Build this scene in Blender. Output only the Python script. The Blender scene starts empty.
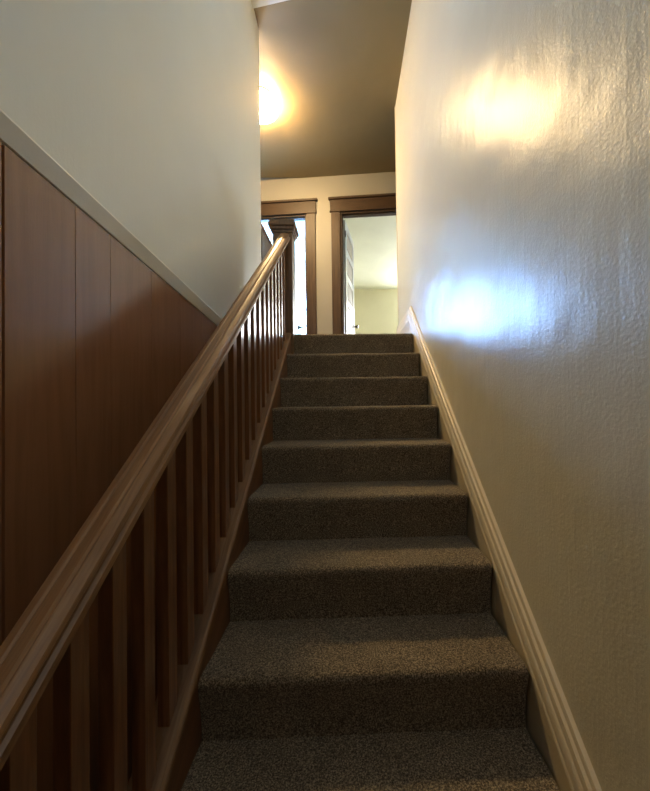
import bpy, bmesh, math, random
from mathutils import Vector, Matrix, noise
random.seed(7)
C = bpy.context.scene.collection

# ------------------------------------------------------------------ helpers
def newbm(): return bmesh.new()

def add_box(bm, x0, x1, y0, y1, z0, z1, mat=None):
    vs = [bm.verts.new((x, y, z)) for x in (x0, x1) for y in (y0, y1) for z in (z0, z1)]
    for f in ((0,1,3,2),(4,6,7,5),(0,4,5,1),(2,3,7,6),(0,2,6,4),(1,5,7,3)):
        bm.faces.new([vs[i] for i in f])
    if mat is not None:
        for v in vs: v.co = mat @ v.co
    return vs

def add_prism(bm, prof, p0, p1, fa, fb=None):
    """loft a closed profile: fa(u,v)->Vector at one end, fb at the other"""
    fb = fb or fa
    a = [bm.verts.new(fa(u, v) + p0) for u, v in prof]
    b = [bm.verts.new(fb(u, v) + p1) for u, v in prof]
    n = len(prof)
    for i in range(n):
        j = (i+1) % n
        bm.faces.new((a[i], a[j], b[j], b[i]))
    bm.faces.new(a[::-1]); bm.faces.new(b)
    return a, b

def add_lathe(bm, prof, mat, seg=32):
    rings = []
    for r, h in prof:
        if r < 1e-6: rings.append([bm.verts.new(mat @ Vector((0,0,h)))])
        else: rings.append([bm.verts.new(mat @ Vector((r*math.cos(2*math.pi*k/seg), r*math.sin(2*math.pi*k/seg), h))) for k in range(seg)])
    for A, B in zip(rings, rings[1:]):
        for k in range(seg):
            l = (k+1) % seg
            if len(A) == 1 and len(B) == 1: continue
            if len(A) == 1: bm.faces.new((A[0], B[k], B[l]))
            elif len(B) == 1: bm.faces.new((A[k], A[l], B[0]))
            else: bm.faces.new((A[k], A[l], B[l], B[k]))

def obj(name, bm, mat, parent=None, bevel=0, smooth=False, seg=2):
    bmesh.ops.recalc_face_normals(bm, faces=bm.faces)
    me = bpy.data.meshes.new(name); bm.to_mesh(me); bm.free()
    o = bpy.data.objects.new(name, me); C.objects.link(o)
    me.materials.append(mat)
    if parent: o.parent = parent
    if bevel:
        m = o.modifiers.new('bevel', 'BEVEL'); m.width = bevel; m.segments = seg; m.limit_method = 'ANGLE'; m.angle_limit = math.radians(40)
    if smooth:
        for p in me.polygons: p.use_smooth = True
        me.set_sharp_from_angle(angle=math.radians(35))
    return o

def tag(o, label, cat, group=None):
    o['label'] = label; o['category'] = cat
    if group: o['group'] = group
    return o
def thing(name, label, cat, loc=(0,0,0), rotz=0, group=None):
    o = bpy.data.objects.new(name, None); C.objects.link(o)
    o.location = loc; o.rotation_euler = (0,0,rotz); o.empty_display_size = .1
    return tag(o, label, cat, group)
def struct(name, bm, m, parent=None, **k):
    o = obj(name, bm, m, parent, **k)
    if not parent: o['kind'] = 'structure'
    return o

# ------------------------------------------------------------------ materials
def mat(name):
    m = bpy.data.materials.new(name); m.use_nodes = True
    nt = m.node_tree; b = nt.nodes['Principled BSDF']
    return m, nt, b
def N(nt, t, **k):
    n = nt.nodes.new(t)
    for a, v in k.items(): setattr(n, a, v)
    return n
def coords(nt, scale=(1,1,1), rot=(0,0,0)):
    tc = N(nt, 'ShaderNodeTexCoord'); mp = N(nt, 'ShaderNodeMapping')
    mp.inputs['Scale'].default_value = scale; mp.inputs['Rotation'].default_value = rot
    nt.links.new(tc.outputs['Object'], mp.inputs['Vector'])
    return mp.outputs['Vector']
def noise_tex(nt, vec, scale, detail=3, rough=.5, dist=0):
    n = N(nt, 'ShaderNodeTexNoise')
    n.inputs['Scale'].default_value = scale; n.inputs['Detail'].default_value = detail
    n.inputs['Roughness'].default_value = rough; n.inputs['Distortion'].default_value = dist
    nt.links.new(vec, n.inputs['Vector']); return n.outputs['Fac']
def ramp(nt, fac, stops):
    r = N(nt, 'ShaderNodeValToRGB')
    while len(r.color_ramp.elements) < len(stops): r.color_ramp.elements.new(.5)
    for e, (p, c) in zip(r.color_ramp.elements, stops): e.position = p; e.color = (*c, 1)
    nt.links.new(fac, r.inputs['Fac']); return r.outputs['Color']
def bump(nt, h, strength, dist, prev=None):
    b = N(nt, 'ShaderNodeBump'); b.inputs['Strength'].default_value = strength; b.inputs['Distance'].default_value = dist
    nt.links.new(h, b.inputs['Height'])
    if prev: nt.links.new(prev, b.inputs['Normal'])
    return b.outputs['Normal']

def paint(name, col, rough=.35, spec=.5, streak=.0, peel=.25, var=.06, wave=.0, coat=0, coat_rough=.3):
    m, nt, b = mat(name)
    v = coords(nt)
    c2 = tuple(max(0, x*(1-var)) for x in col)
    f = noise_tex(nt, v, 2.2, 4)
    nt.links.new(ramp(nt, f, [(.3, c2), (.7, col)]), b.inputs['Base Color'])
    b.inputs['Roughness'].default_value = rough
    b.inputs['Specular IOR Level'].default_value = spec
    b.inputs['Coat Weight'].default_value = coat; b.inputs['Coat Roughness'].default_value = coat_rough
    nrm = None
    if wave: nrm = bump(nt, noise_tex(nt, v, 3.2, 2), wave, .02, nrm)
    if streak: nrm = bump(nt, noise_tex(nt, coords(nt, (22, 22, 1.6)), 1.6, 4, .6), streak, .004, nrm)
    if peel: nrm = bump(nt, noise_tex(nt, v, 120, 3, .6), peel, .0014, nrm)
    if nrm: 
        nt.links.new(nrm, b.inputs['Normal'])
        if coat: nt.links.new(nrm, b.inputs['Coat Normal'])
    return m

def wood(name, dark, light, rough=.3, axis='z', slope=0, scale=1, spec=.5, coat=0.0, wear=None):
    m, nt, b = mat(name)
    st = {'z': (28, 28, 1.6), 'y': (28, 1.6, 28), 'x': (1.6, 28, 28)}[axis]
    if slope:   # grain running along the pitch of the stair
        tc = N(nt, 'ShaderNodeTexCoord'); r1 = N(nt, 'ShaderNodeMapping'); r1.inputs['Rotation'].default_value = (-slope, 0, 0)
        nt.links.new(tc.outputs['Object'], r1.inputs['Vector'])
        r2 = N(nt, 'ShaderNodeMapping'); r2.inputs['Scale'].default_value = st
        nt.links.new(r1.outputs['Vector'], r2.inputs['Vector']); v = r2.outputs['Vector']
    else: v = coords(nt, tuple(s*scale for s in st))
    f = noise_tex(nt, v, 1.5, 6, .65, .6)
    stops = [(.25, dark), (.72, light)]
    if wear: stops = [(.2, dark), (.55, light), (.8, wear)]
    nt.links.new(ramp(nt, f, stops), b.inputs['Base Color'])
    f2 = noise_tex(nt, v, 5, 4, .6)
    nrm = bump(nt, f2, .25, .001)
    nt.links.new(nrm, b.inputs['Normal'])
    b.inputs['Roughness'].default_value = rough; b.inputs['Specular IOR Level'].default_value = spec
    b.inputs['Coat Weight'].default_value = coat; b.inputs['Coat Roughness'].default_value = .18
    return m

def carpet(name):
    m, nt, b = mat(name)
    v = coords(nt)
    f = noise_tex(nt, v, 230, 2, .7)
    col = ramp(nt, f, [(.34, (.05,.038,.025)), (.5, (.18,.145,.10)), (.66, (.48,.40,.275))])
    f3 = noise_tex(nt, v, 9, 3)
    mx = N(nt, 'ShaderNodeMix', data_type='RGBA', blend_type='MULTIPLY')
    mx.inputs['Factor'].default_value = 1
    nt.links.new(col, mx.inputs['A']); nt.links.new(ramp(nt, f3, [(.3, (.8,.8,.8)), (.7, (1,1,1))]), mx.inputs['B'])
    nt.links.new(mx.outputs['Result'], b.inputs['Base Color'])
    n1 = bump(nt, noise_tex(nt, v, 260, 2, .8), .9, .006)
    nt.links.new(n1, b.inputs['Normal'])
    b.inputs['Roughness'].default_value = 1; b.inputs['Specular IOR Level'].default_value = .05
    b.inputs['Sheen Weight'].default_value = .15; b.inputs['Sheen Roughness'].default_value = .5
    return m
def emit(name, col, strength):
    m, nt, b = mat(name)
    b.inputs['Base Color'].default_value = (*col, 1)
    b.inputs['Emission Color'].default_value = (*col, 1); b.inputs['Emission Strength'].default_value = strength
    return m
def plain(name, col, rough=.4, metal=0):
    m, nt, b = mat(name)
    b.inputs['Base Color'].default_value = (*col, 1); b.inputs['Roughness'].default_value = rough; b.inputs['Metallic'].default_value = metal
    v = coords(nt); nt.links.new(bump(nt, noise_tex(nt, v, 60, 2), .08, .001), b.inputs['Normal'])
    return m

RUN, RISE, Y8 = .247, .18667, 1.009
SL = math.atan2(RISE, RUN)
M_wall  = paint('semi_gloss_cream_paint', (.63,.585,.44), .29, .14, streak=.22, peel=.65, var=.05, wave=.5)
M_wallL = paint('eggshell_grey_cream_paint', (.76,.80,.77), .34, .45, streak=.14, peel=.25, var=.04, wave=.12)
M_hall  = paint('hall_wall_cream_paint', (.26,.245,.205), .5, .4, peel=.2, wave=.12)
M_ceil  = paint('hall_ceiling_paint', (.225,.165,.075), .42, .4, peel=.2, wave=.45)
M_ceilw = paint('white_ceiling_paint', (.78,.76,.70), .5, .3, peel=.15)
M_room  = paint('pale_yellow_room_paint', (.72,.69,.53), .6, .3, peel=.15)
M_roomc = paint('pale_green_white_ceiling_paint', (.76,.79,.68), .6, .3, peel=.15)
M_trim  = paint('cream_gloss_trim_paint', (.76,.67,.49), .42, .35, peel=.3, var=.12)
M_trimw = paint('white_gloss_trim_paint', (.84,.84,.79), .35, .5, peel=.15, var=.05)
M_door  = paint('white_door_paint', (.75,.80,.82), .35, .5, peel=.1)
M_wood  = wood('walnut_stained_wood', (.07,.026,.010), (.27,.125,.055), .3, 'z', coat=.7)
M_case  = wood('brown_stained_casing_wood', (.030,.017,.009), (.075,.043,.022), .45, 'z', spec=.25)
M_caseh = wood('brown_stained_head_wood', (.030,.017,.009), (.060,.034,.017), .45, 'x', spec=.25)
M_case2 = wood('brown_newel_wood', (.07,.037,.017), (.20,.115,.055), .35, 'z')
M_panel = wood('red_brown_panelling', (.23,.105,.050), (.30,.142,.070), .2, 'z', spec=.8)
M_rail  = wood('worn_handrail_wood', (.075,.032,.013), (.30,.165,.075), .42, 'y', slope=SL, spec=.5, wear=(.46,.31,.17))
M_string= wood('stringer_wood', (.07,.028,.011), (.22,.10,.042), .4, 'y', slope=SL)
M_cap   = wood('scuffed_stringer_cap', (.075,.036,.017), (.20,.115,.058), .45, 'y', slope=SL, wear=(.32,.22,.13))
M_carpet= carpet('brown_flecked_carpet')
M_doorp = paint('door_panel_paint_with_shade', (.40,.36,.31), .4, .4, peel=.1)  # panels coloured darker than the leaf to stand in for moulding shadows
M_dark  = plain('dark_bronze_knob', (.03,.022,.016), .3, .9)
M_brass = plain('lamp_base_white', (.8,.78,.72), .3)
M_lamp  = emit('warm_opal_glass', (1,.69,.33), 70)
M_sky   = emit('daylight_window_glass', (.28,.53,1.0), 29)
M_skyh  = emit('hall_window_glass', (.30,.55,1.0), 15)
M_sky2  = emit('daylight_window_glass_neutral', (.90,.92,.94), 13)
M_floor = wood('dark_floorboards', (.03,.014,.007), (.09,.045,.02), .4, 'y')

# ------------------------------------------------------------------ levels (camera at 0,0,1.72)
CZ = 1.72
ZL = 12*RISE                 # upper floor 2.24
YL = Y8 + 7*RUN              # landing edge 2.738
ZC = 4.86                    # upper ceiling
XL, XR = -.436, .508         # carpet width
XWL, XWR = -.72, .538         # wall faces
def noseY(k): return Y8 + (k-5)*RUN
def plane_z(y, v): return CZ + RISE/RUN*y - v      # line parallel to the stair, v under the eye

# ------------------------------------------------------------------ setting: shell
SK = Matrix.Translation((0,4.85,0)) @ Matrix.Rotation(math.radians(-6.5), 4, 'Z')   # the hall's far wall is a little out of square
def far(x0,x1,y0,y1,z0,z1,bm): add_box(bm, x0,x1,y0,y1,z0,z1, SK)
D1 = (-1.33, -.565); D2 = (-.09, .74); W1 = (-2.45, -1.70)
HD = ZL+2.10
bm = newbm()
far(-3.3, W1[0], 0,.13, ZL-.2, ZC+.05, bm)
far(W1[0], W1[1], 0,.13, ZL-.2, ZL+.55, bm); far(W1[0], W1[1], 0,.13, ZL+1.95, ZC+.05, bm)
far(W1[1], D1[0], 0,.13, ZL-.2, ZC+.05, bm)
far(D1[0], D1[1], 0,.13, HD, ZC+.05, bm)
far(D1[1], D2[0], 0,.13, ZL-.2, ZC+.05, bm)
far(D2[0], D2[1], 0,.13, HD, ZC+.05, bm)
far(D2[1], 3.3, 0,.13, ZL-.2, ZC+.05, bm)
bmesh.ops.remove_doubles(bm, verts=bm.verts, dist=1e-5)
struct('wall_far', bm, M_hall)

def grid_wall(x, y0, y1, z0, z1, amp, sgn, thick):
    """a plastered wall with a slightly uneven face"""
    bm = newbm(); ny, nz = 60, 60; vs = []
    for j in range(nz+1):
        row = []
        for i in range(ny+1):
            y = y0+(y1-y0)*i/ny; z = z0+(z1-z0)*j/nz
            e = min(1, i/3, (ny-i)/3, j/3, (nz-j)/3)
            row.append(bm.verts.new((x + sgn*amp*e*noise.noise(Vector((3.1*x, y*1.3, z*1.3))), y, z)))
        vs.append(row)
    for j in range(nz):
        for i in range(ny): bm.faces.new((vs[j][i], vs[j][i+1], vs[j+1][i+1], vs[j+1][i]))
    xb = x - sgn*thick
    cs = [bm.verts.new((xb, y, z)) for y, z in ((y0,z0),(y1,z0),(y1,z1),(y0,z1))]
    bm.faces.new(cs)
    bm.faces.new([vs[0][i] for i in range(ny+1)] + [cs[1], cs[0]])
    bm.faces.new([vs[nz][i] for i in range(ny+1)] + [cs[2], cs[3]])
    bm.faces.new([vs[j][0] for j in range(nz+1)] + [cs[3], cs[0]])
    bm.faces.new([vs[j][ny] for j in range(nz+1)] + [cs[2], cs[1]])
    return bm
YB = -1.6
struct('wall_right', grid_wall(XWR, YB, 3.70, -.1, ZC, .006, -1, .12), M_wall, smooth=True)
wl = struct('wall_left', grid_wall(XWL, YB, 2.95, -.1, ZC, .004, 1, .12), M_wallL, smooth=True)
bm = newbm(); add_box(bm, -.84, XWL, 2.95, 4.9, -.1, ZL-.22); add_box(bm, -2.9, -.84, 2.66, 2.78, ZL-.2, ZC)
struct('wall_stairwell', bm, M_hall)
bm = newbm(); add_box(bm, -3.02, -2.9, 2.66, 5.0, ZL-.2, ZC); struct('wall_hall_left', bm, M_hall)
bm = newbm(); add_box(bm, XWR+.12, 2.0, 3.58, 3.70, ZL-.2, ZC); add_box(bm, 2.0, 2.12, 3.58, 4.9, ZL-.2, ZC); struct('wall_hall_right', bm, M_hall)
bm = newbm(); add_box(bm, -.84, .67, YB-.12, YB, -.1, ZC); struct('wall_back', bm, M_panel)
bm = newbm(); add_box(bm, XWL, XWR, YL+.12, YL+.2, 0, ZL-.2); struct('wall_under_landing', bm, M_hall)

# ceilings
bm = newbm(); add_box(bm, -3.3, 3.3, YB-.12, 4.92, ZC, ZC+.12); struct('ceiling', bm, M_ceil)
bm = newbm()
a = [bm.verts.new(p) for p in ((XWL-.12,YB,ZC-.03),(XWR+.12,YB,ZC-.03),(XWR+.12,2.46,ZC-.03),(XWL-.12,2.785,ZC-.03))]
b = [bm.verts.new((v.co.x,v.co.y,ZC)) for v in a]
bm.faces.new(a[::-1]); bm.faces.new(b)
for i in range(4): bm.faces.new((a[i],a[(i+1)%4],b[(i+1)%4],b[i]))
struct('ceiling_stairwell', bm, M_ceilw)

# floors
bm = newbm(); add_box(bm, -.84, .67, YB, YL+.2, -.12, 0); struct('floor_lower', bm, M_floor)
bm = newbm()
add_box(bm, -3.02, XWL-.12, 2.78, 5.02, ZL-.2, ZL); add_box(bm, XWR+.12, 2.12, 3.70, 5.02, ZL-.2, ZL)
add_box(bm, XWL-.12, XWR+.12, YL+.28, 5.02, ZL-.2, ZL-.002)
struct('floor', bm, M_carpet)

# the rooms behind the two doorways
def room(tagname, x0, x1, y0, y1, win, zc=ZC):
    bm = newbm()
    add_box(bm, x0-.1, x0, y0, y1, ZL-.1, zc)
    add_box(bm, x1, x1+.1, y0, y1, ZL-.1, zc)
    a, b, c, d = win
    add_box(bm, x0-.1, a, y1, y1+.12, ZL-.1, zc); add_box(bm, b, x1+.1, y1, y1+.12, ZL-.1, zc)
    add_box(bm, a, b, y1, y1+.12, ZL-.1, c); add_box(bm, a, b, y1, y1+.12, d, zc)
    struct('wall_'+tagname, bm, M_room)
    bm = newbm(); add_box(bm, x0-.1, x1+.1, y0, y1+.12, zc, zc+.1); struct('ceiling_'+tagname, bm, M_roomc)
    bm = newbm(); add_box(bm, x0-.1, x1+.1, y0, y1+.12, ZL-.2, ZL-.004); struct('floor_'+tagname, bm, M_carpet)
def window(n, a, b, c, d, y, m, mt=None):
    bm = newbm()
    for bx in ((a,b,c,c+.05),(a,b,d-.05,d),(a,b,(c+d)/2-.02,(c+d)/2+.02)): add_box(bm, bx[0],bx[1],y+.02,y+.07,bx[2],bx[3], mt)
    for x in (a, b-.05): add_box(bm, x, x+.05, y+.02, y+.07, c, d, mt)
    w = struct('window_%d' % n, bm, M_trimw)
    bm = newbm(); add_box(bm, a, b, y+.075, y+.085, c, d, mt)
    struct('pane', bm, m, w)
    bm = newbm()
    for x0,x1,z0,z1 in ((a-.1,a,c-.1,d+.12),(b,b+.1,c-.1,d+.12),(a,b,d,d+.12),(a,b,c-.1,c)): add_box(bm, x0,x1,y-.02,y,z0,z1, mt)
    struct('window_frame', bm, M_case if mt else M_trimw, w)
room('left_room', -3.3, -.42, 5.03, 8.1, (-2.7,-1.35, ZL+.75, ZL+2.15))
window(2, -2.7, -1.35, ZL+.75, ZL+2.15, 8.1, M_sky)
room('right_room', -.30, 3.3, 5.03, 9.9, (1.95,3.15, ZL+.75, ZL+2.15))
window(3, 1.95, 3.15, ZL+.75, ZL+2.15, 9.9, M_sky2)
window(1, W1[0], W1[1], ZL+.55, ZL+1.95, 0, M_skyh, SK)

# ------------------------------------------------------------------ door trims and doors
def casing(n, d, left=True, right=True):
    bm = newbm(); w = .125
    for s, on in ((0,left),(1,right)):
        if not on: continue
        x0 = d[0]-w if s == 0 else d[1]
        far(x0, x0+w, -.022, 0, ZL, HD, bm)
    t = struct('trim_%d' % n, bm, M_case, bevel=.004)
    bm = newbm()
    far(d[0]-w-.012, d[1]+w+.012, -.026, 0, HD, HD+.17, bm)
    far(d[0]-w-.02, d[1]+w+.02, -.032, 0, HD, HD+.018, bm)
    far(d[0]-w-.035, d[1]+w+.035, -.048, 0, HD+.17, HD+.20, bm)
    struct('head_board', bm, M_caseh, t, bevel=.004)
    bm = newbm()     # jamb lining and stops
    far(d[0], d[0]+.02, 0, .13, ZL, HD-.02, bm); far(d[1]-.02, d[1], 0, .13, ZL, HD-.02, bm); far(d[0], d[1], 0, .13, HD-.02, HD, bm)
    far(d[0]+.02, d[0]+.032, .03, .08, ZL, HD-.02, bm); far(d[1]-.032, d[1]-.02, .03, .08, ZL, HD-.02, bm); far(d[0]+.02, d[1]-.02, .03, .08, HD-.032, HD-.02, bm)
    struct('jamb', bm, M_case, t)
casing(1, D1); casing(2, D2)

def leaf(n, hinge_x, ang, w, side, knob_z):
    """five-panel door; local x runs from the hinge to the free edge"""
    bm = newbm(); h = HD-ZL-.035; th = .035; st = .11
    add_box(bm, 0, st, -th/2, th/2, 0, h); add_box(bm, w-st, w, -th/2, th/2, 0, h)
    rails = [0, .42, .82, 1.22, 1.62]; n_p = 5
    zs = [0.0]; ph = (h-.20-.11-4*.09)/n_p; z = .20
    add_box(bm, st, w-st, -th/2, th/2, 0, .20)
    panels = []
    for k in range(n_p):
        panels.append((z, z+ph)); z += ph
        add_box(bm, st, w-st, -th/2, th/2, z, z+(.09 if k < n_p-1 else h-z)); z += .09
    base = SK @ Vector((hinge_x, .155, 0))
    d = struct('door_%d' % n, bm, M_door)
    d.location = (base.x, base.y, ZL+.008); d.rotation_euler = (0, 0, ang)
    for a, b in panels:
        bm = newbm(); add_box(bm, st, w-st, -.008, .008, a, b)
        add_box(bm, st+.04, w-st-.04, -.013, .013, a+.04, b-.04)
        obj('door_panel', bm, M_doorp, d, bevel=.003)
    bm = newbm()
    for s in (-1, 1):
        mt = Matrix.Translation((w-.06, s*th/2, knob_z)) @ Matrix.Rotation(-s*math.pi/2, 4, 'X')
        add_lathe(bm, [(0,0),(.028,0),(.028,.006),(.012,.008),(.011,.035),(.024,.042),(.030,.055),(.026,.068),(0,.074)], mt, 20)
    obj('door_handle', bm, M_dark, d, smooth=True)
    bm = newbm()
    for z in (.2, h-.25):
        add_lathe(bm, [(0,0),(.008,0),(.008,.09),(0,.09)], Matrix.Translation((0, side*th/2, z)), 10)
    obj('hinge', bm, M_dark, d)
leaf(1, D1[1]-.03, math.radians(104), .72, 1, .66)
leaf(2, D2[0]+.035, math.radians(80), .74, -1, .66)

# ------------------------------------------------------------------ stair
st = thing('staircase', 'long brown-carpeted flight climbing to the bright doorways between wood stringer and cream skirting', 'stairs', (0,0,0))
def step_bm(k):
    y0, z0, z1 = noseY(k), (k-1)*RISE, k*RISE
    top = k == 12
    yb = noseY(k+1) + .022 if not top else YL + .28
    r = .019; prof = []
    prof.append((y0+.020, z0)); prof.append((y0+.018, z0+RISE*.35)); prof.append((y0+.012, z1-.075)); prof.append((y0+.004, z1-.045))
    for a in (200, 170, 145, 120, 100):
        t = math.radians(a); prof.append((y0+r+r*math.cos(t), z1-.019+.019*math.sin(t)))
    yy = y0+.045
    while yy < yb-.02: prof.append((yy, z1)); yy += .035
    prof.append((yb, z1)); prof.append((yb, z0))
    nx = 60; bm = newbm(); rows = []
    for i in range(nx+1):
        x = XL + (XR-XL)*i/nx; row = []
        e = 1 if 0 < i < nx else 0
        for q, (y, z) in enumerate(prof):
            v = Vector((x, y, z))
            if q < len(prof)-1 and q > 0:
                n1 = noise.noise(v*9)*.003 + noise.noise(v*45)*.0022
                v.y += n1; v.z += noise.noise(v*12+Vector((5,2,1)))*.0025 + noise.noise(v*50)*.0015
            if i in (0, nx): v.x += (.002*noise.noise(v*40)) * (1 if i == 0 else -1)
            row.append(bm.verts.new(v))
        rows.append(row)
    n = len(prof)
    for A, B in zip(rows, rows[1:]):
        for q in range(n): bm.faces.new((A[q], A[(q+1)%n], B[(q+1)%n], B[q]))
    bm.faces.new(rows[0]); bm.faces.new(rows[-1][::-1])
    return bm
for k in range(1, 13):
    obj('step', step_bm(k), M_carpet, st, smooth=True)

def slope_board(x0, x1, v_top, v_bot, y0, y1, top_clip=None):
    """board parallel to the pitch"""
    bm = newbm(); vs = []
    for x in (x0, x1):
        pts = [(y0, max(0,plane_z(y0, v_top))), (y1, plane_z(y1, v_top)), (y1, plane_z(y1, v_bot)), (y0, max(0,plane_z(y0, v_bot)))]
        pts = pts[:3] + ([pts[3]])
        vs.append([bm.verts.new((x, y, z)) for y, z in pts])
    a, b = vs
    bm.faces.new(a); bm.faces.new(b[::-1])
    for i in range(4): bm.faces.new((a[i], a[(i+1)%4], b[(i+1)%4], b[i]))
    return bm
VCAP = 1.508
obj('stringer', slope_board(-.515, XL-.001, VCAP+.018, VCAP+.40, -.02, YL-.05), M_string, st)
prof = [(-.523,-.018),(-.523,-.004),(-.518,0),(-.443,0),(-.436,-.005),(-.433,-.018)]
def along(y0, y1, v, prof, bm):
    f = lambda u, w: Vector((u, 0, w))
    add_prism(bm, prof, Vector((0, y0, plane_z(y0, v))), Vector((0, y1, plane_z(y1, v))), f)
bm = newbm(); along(-.02, YL-.052, VCAP, prof, bm)
obj('stringer_cap', bm, M_cap, st, bevel=.001)

# ------------------------------------------------------------------ balustrade
bl = thing('balustrade', 'brown wooden stair balustrade with worn moulded handrail and square balusters', 'banister', (0,0,0))
XB = -.480
VR = .808                                          # underside of the handrail
def rail_prof(cx, w=.086, h=.068):
    s = w/2
    half = [(s*.60,0),(s*.62,.010),(s*.78,.014),(s*.98,.019),(s*1.0,.030),(s*.97,.036),(s*.80,.040),(s*.78,.045),(s*.84,.050),(s*.80,.060),(s*.62,.066),(s*.40,.0685),(s*.30,.0655),(s*.20,.070)]
    half = [(a, b*h/.07) for a, b in half]
    return [(cx+a, b) for a, b in half] + [(cx-a, b) for a, b in half[::-1]]
bm = newbm(); along(.03, YL-.06, VR, rail_prof(XB+.004), bm)
obj('handrail', bm, M_rail, bl, smooth=True)
bb = .042; bw = .030
def baluster_bm():
    bm = newbm(); s = bb/2
    dz = RISE/RUN
    zt = plane_z(0, VR)+.004 ; zb = plane_z(0, VCAP)-.004
    lo = [bm.verts.new((x, y, zb + y*dz)) for x, y in ((-bw/2,-s),(bw/2,-s),(bw/2,s),(-bw/2,s))]
    hi = [bm.verts.new((x, y, zt + y*dz)) for x, y in ((-bw/2,-s),(bw/2,-s),(bw/2,s),(-bw/2,s))]
    bm.faces.new(lo[::-1]); bm.faces.new(hi)
    for i in range(4): bm.faces.new((lo[i], lo[(i+1)%4], hi[(i+1)%4], hi[i]))
    return bm
proto = None
ys = []; y = .203
while y < YL-.12: ys.append(y); y += .104
for y in ys:
    if proto is None: o = proto = obj('baluster', baluster_bm(), M_wood, bl, bevel=.0015)
    else: o = proto.copy(); C.objects.link(o); o.parent = bl
    o.location = (XB, y, RISE/RUN*y)
# newel at the top
nw = .074; nx, ny = -.494, YL+.018
bm = newbm(); add_box(bm, nx-nw, nx+nw, ny-nw, ny+nw, ZL-.42, 3.01)
ne = obj('newel_post', bm, M_case2, bl, bevel=.004)
bm = newbm()
add_box(bm, nx-nw-.008, nx+nw+.008, ny-nw-.008, ny+nw+.008, 3.01, 3.03)
add_box(bm, nx-nw-.018, nx+nw+.018, ny-nw-.018, ny+nw+.018, 3.03, 3.055)
add_box(bm, nx-nw-.030, nx+nw+.030, ny-nw-.030, ny+nw+.030, 3.055, 3.08)
vs = add_box(bm, nx-nw-.022, nx+nw+.022, ny-nw-.022, ny+nw+.022, 3.08, 3.105)
obj('newel_cap', bm, M_case2, ne, bevel=.003)

# low panelled guard running along the hall from the wall end
gd = thing('guard_railing', 'short dark wood guard with moulded cap between pale wall corner and newel post', 'railing', (-.745, 2.96, ZL))
bm = newbm(); add_box(bm, -.03, .03, 0, .80, 0, .94)
obj('panel', bm, M_case, gd, bevel=.003)
bm = newbm(); add_prism(bm, [(u+.0, w) for u, w in rail_prof(0, .075, .05)], Vector((0,-.01,.94)), Vector((0,.82,.94)), lambda u, w: Vector((u,0,w)))
obj('guard_cap', bm, M_wood, gd, smooth=True)

# ------------------------------------------------------------------ right skirting (follows the pitch, then level)
prof = [(0,.118),(-.010,.113),(-.013,.104),(-.012,.094),(-.019,.088),(-.021,.074),(-.020,.062),(-.0225,.058),(-.025,.045),(-.0255,.020),(-.024,.012),(-.026,.006),(-.0262,-.012),(-.0235,-.018),(-.0235,-.45),(0,-.45)]
YT = 2.93
def skirt_pt(u, w): return Vector((u, 0, w))
VN = 1.545
bm = newbm()
vtop = lambda y: plane_z(y, VN)
add_prism(bm, [(u, w if w > -.4 else w) for u, w in prof], Vector((XWR, -.28, vtop(-.28))), Vector((XWR, YT, vtop(YT))), skirt_pt)
sk = struct('trim_3', bm, M_trim, smooth=True)
# level part along the landing
zt = vtop(YT)+.118
lev = [(u, w-.118) for u, w in prof[:-2]] + [(-.0235, -(zt-ZL)), (0, -(zt-ZL))]
bm = newbm()
add_prism(bm, lev, Vector((XWR, YT, zt)), Vector((XWR, 3.70, zt)), skirt_pt)
struct('baseboard_right', bm, M_trim, smooth=True)

# corner bead at the end of the right wall
bm = newbm(); add_box(bm, XWR-.006, XWR+.02, 3.70, 3.712, ZL+.30, ZC-.002)
struct('trim_4', bm, M_trim, bevel=.003)

# ------------------------------------------------------------------ panelling and cap trim on the left wall
grooves = [(.742,.0035),(.933,.0011),(1.068,.0008),(1.285,.0011),(1.50,.0008),(1.72,.0011),(1.93,.0011),(2.14,.0008),(2.35,.0011),(2.56,.0011)]
y = .727
while y > YB+.2:
    y -= random.choice((.1016,.15,.203)); grooves.insert(0, (y,.0011))
tz = lambda y: 2.294 - .113*(y-.72)      # underside centre of the cap trim
bm = newbm(); pts = [(YB, 0)]
for g, w in grooves: pts += [(g-w, 0), (g-w*.5, -min(.009,w*2.2)), (g+w*.5, -min(.009,w*2.2)), (g+w, 0)]
pts.append((2.775, 0))
rows = []
for yy, d in pts:
    x = XWL+.010+d
    rows.append([bm.verts.new((x, yy, 0.0)), bm.verts.new((x, yy, tz(yy)-.030)), bm.verts.new((XWL+.0005, yy, tz(yy)-.030)), bm.verts.new((XWL+.0005, yy, 0.0))])
for A, B in zip(rows, rows[1:]):
    for i in range(4): bm.faces.new((A[i], A[(i+1)%4], B[(i+1)%4], B[i]))
bm.faces.new(rows[0]); bm.faces.new(rows[-1][::-1])
obj('wood_panelling', bm, M_panel, wl)
bm = newbm()
cp = [(0,-.024),(.011,-.024),(.027,.018),(.025,.024),(.012,.031),(.010,.038),(0,.046)]
y0, y1 = YB, 2.775
add_prism(bm, cp, Vector((XWL, y0, tz(y0))), Vector((XWL, y1, tz(y1))), lambda u, w: Vector((u,0,w)))
struct('trim_5', bm, M_trimw)

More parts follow.
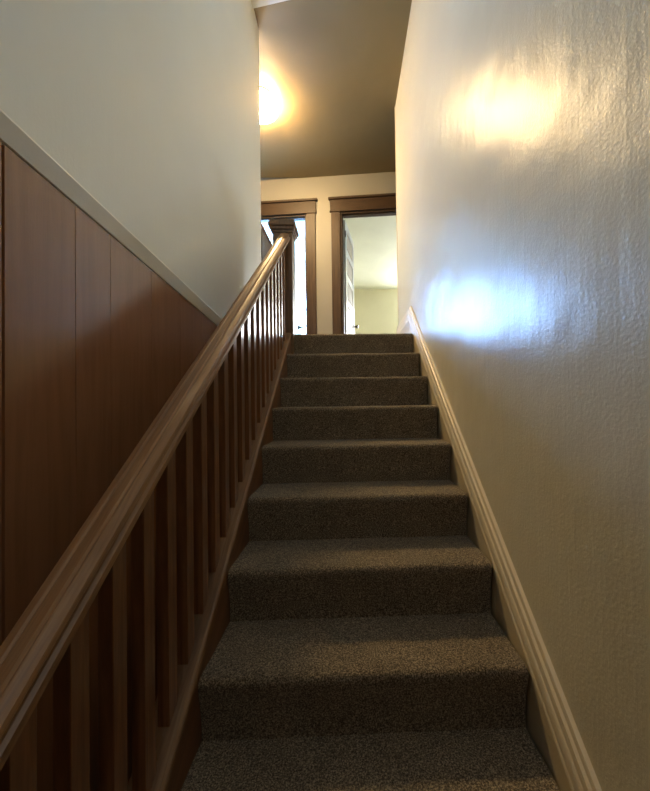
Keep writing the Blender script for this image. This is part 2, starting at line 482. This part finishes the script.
# ------------------------------------------------------------------ ceiling light
cl = thing('ceiling_light', 'glowing round opal ceiling light half hidden behind the left wall corner', 'lamp', (-.90, 3.66, ZC))
bm = newbm(); add_lathe(bm, [(0,0),(.185,0),(.19,-.012),(.18,-.03),(0,-.03)], Matrix(), 40)
obj('lamp_base', bm, M_brass, cl, smooth=True)
bm = newbm(); add_lathe(bm, [(0,-.031),(.175,-.031),(.196,-.05),(.198,-.068),(.18,-.095),(.135,-.118),(.075,-.131),(0,-.135)], Matrix(), 40)
obj('lamp_shade', bm, M_lamp, cl, smooth=True)

# ------------------------------------------------------------------ world, fill light, camera
w = bpy.data.worlds.new('world'); bpy.context.scene.world = w; w.use_nodes = True
w.node_tree.nodes['Background'].inputs['Color'].default_value = (.6,.75,1,1)
w.node_tree.nodes['Background'].inputs['Strength'].default_value = .5
# weak fill light added above and behind the camera, no lamp hangs there
def area(name, loc, target, size, power, col):
    l = bpy.data.lights.new(name, 'AREA'); l.energy = power; l.color = col; l.size = size; l.shape = 'DISK'
    o = bpy.data.objects.new(name, l); C.objects.link(o); o.location = loc
    o.rotation_euler = (Vector(target)-Vector(loc)).to_track_quat('-Z', 'Y').to_euler()
    return o
area('added_fill_light', (-.1, -1.3, 4.5), (-.3, 1.2, 3.0), .5, 2.4, (1,.97,.9))

cam = bpy.data.cameras.new('camera'); co = bpy.data.objects.new('camera', cam); C.objects.link(co)
cam.sensor_fit = 'HORIZONTAL'; cam.sensor_width = 36; cam.lens = 36*350/650
cam.clip_start = .02
PPX = 360
cam.shift_x = -(PPX-325)/650
yaw = math.atan((PPX-349)/350); pitch = math.radians(.7); roll = .014
R = Matrix.Rotation(-yaw, 4, 'Z') @ Matrix.Rotation(math.pi/2+pitch, 4, 'X') @ Matrix.Rotation(-roll, 4, 'Z')
co.matrix_world = Matrix.Translation((0,0,CZ)) @ R
sc = bpy.context.scene; sc.camera = co
sc.view_settings.view_transform = 'Standard'; sc.view_settings.look = 'None'
sc.view_settings.gamma = 1; sc.view_settings.use_curve_mapping = False
sc.view_settings.exposure = 1.88
sc.cycles.max_bounces = 10; sc.cycles.diffuse_bounces = 6
try: sc.cycles.use_denoising = True
except Exception: pass
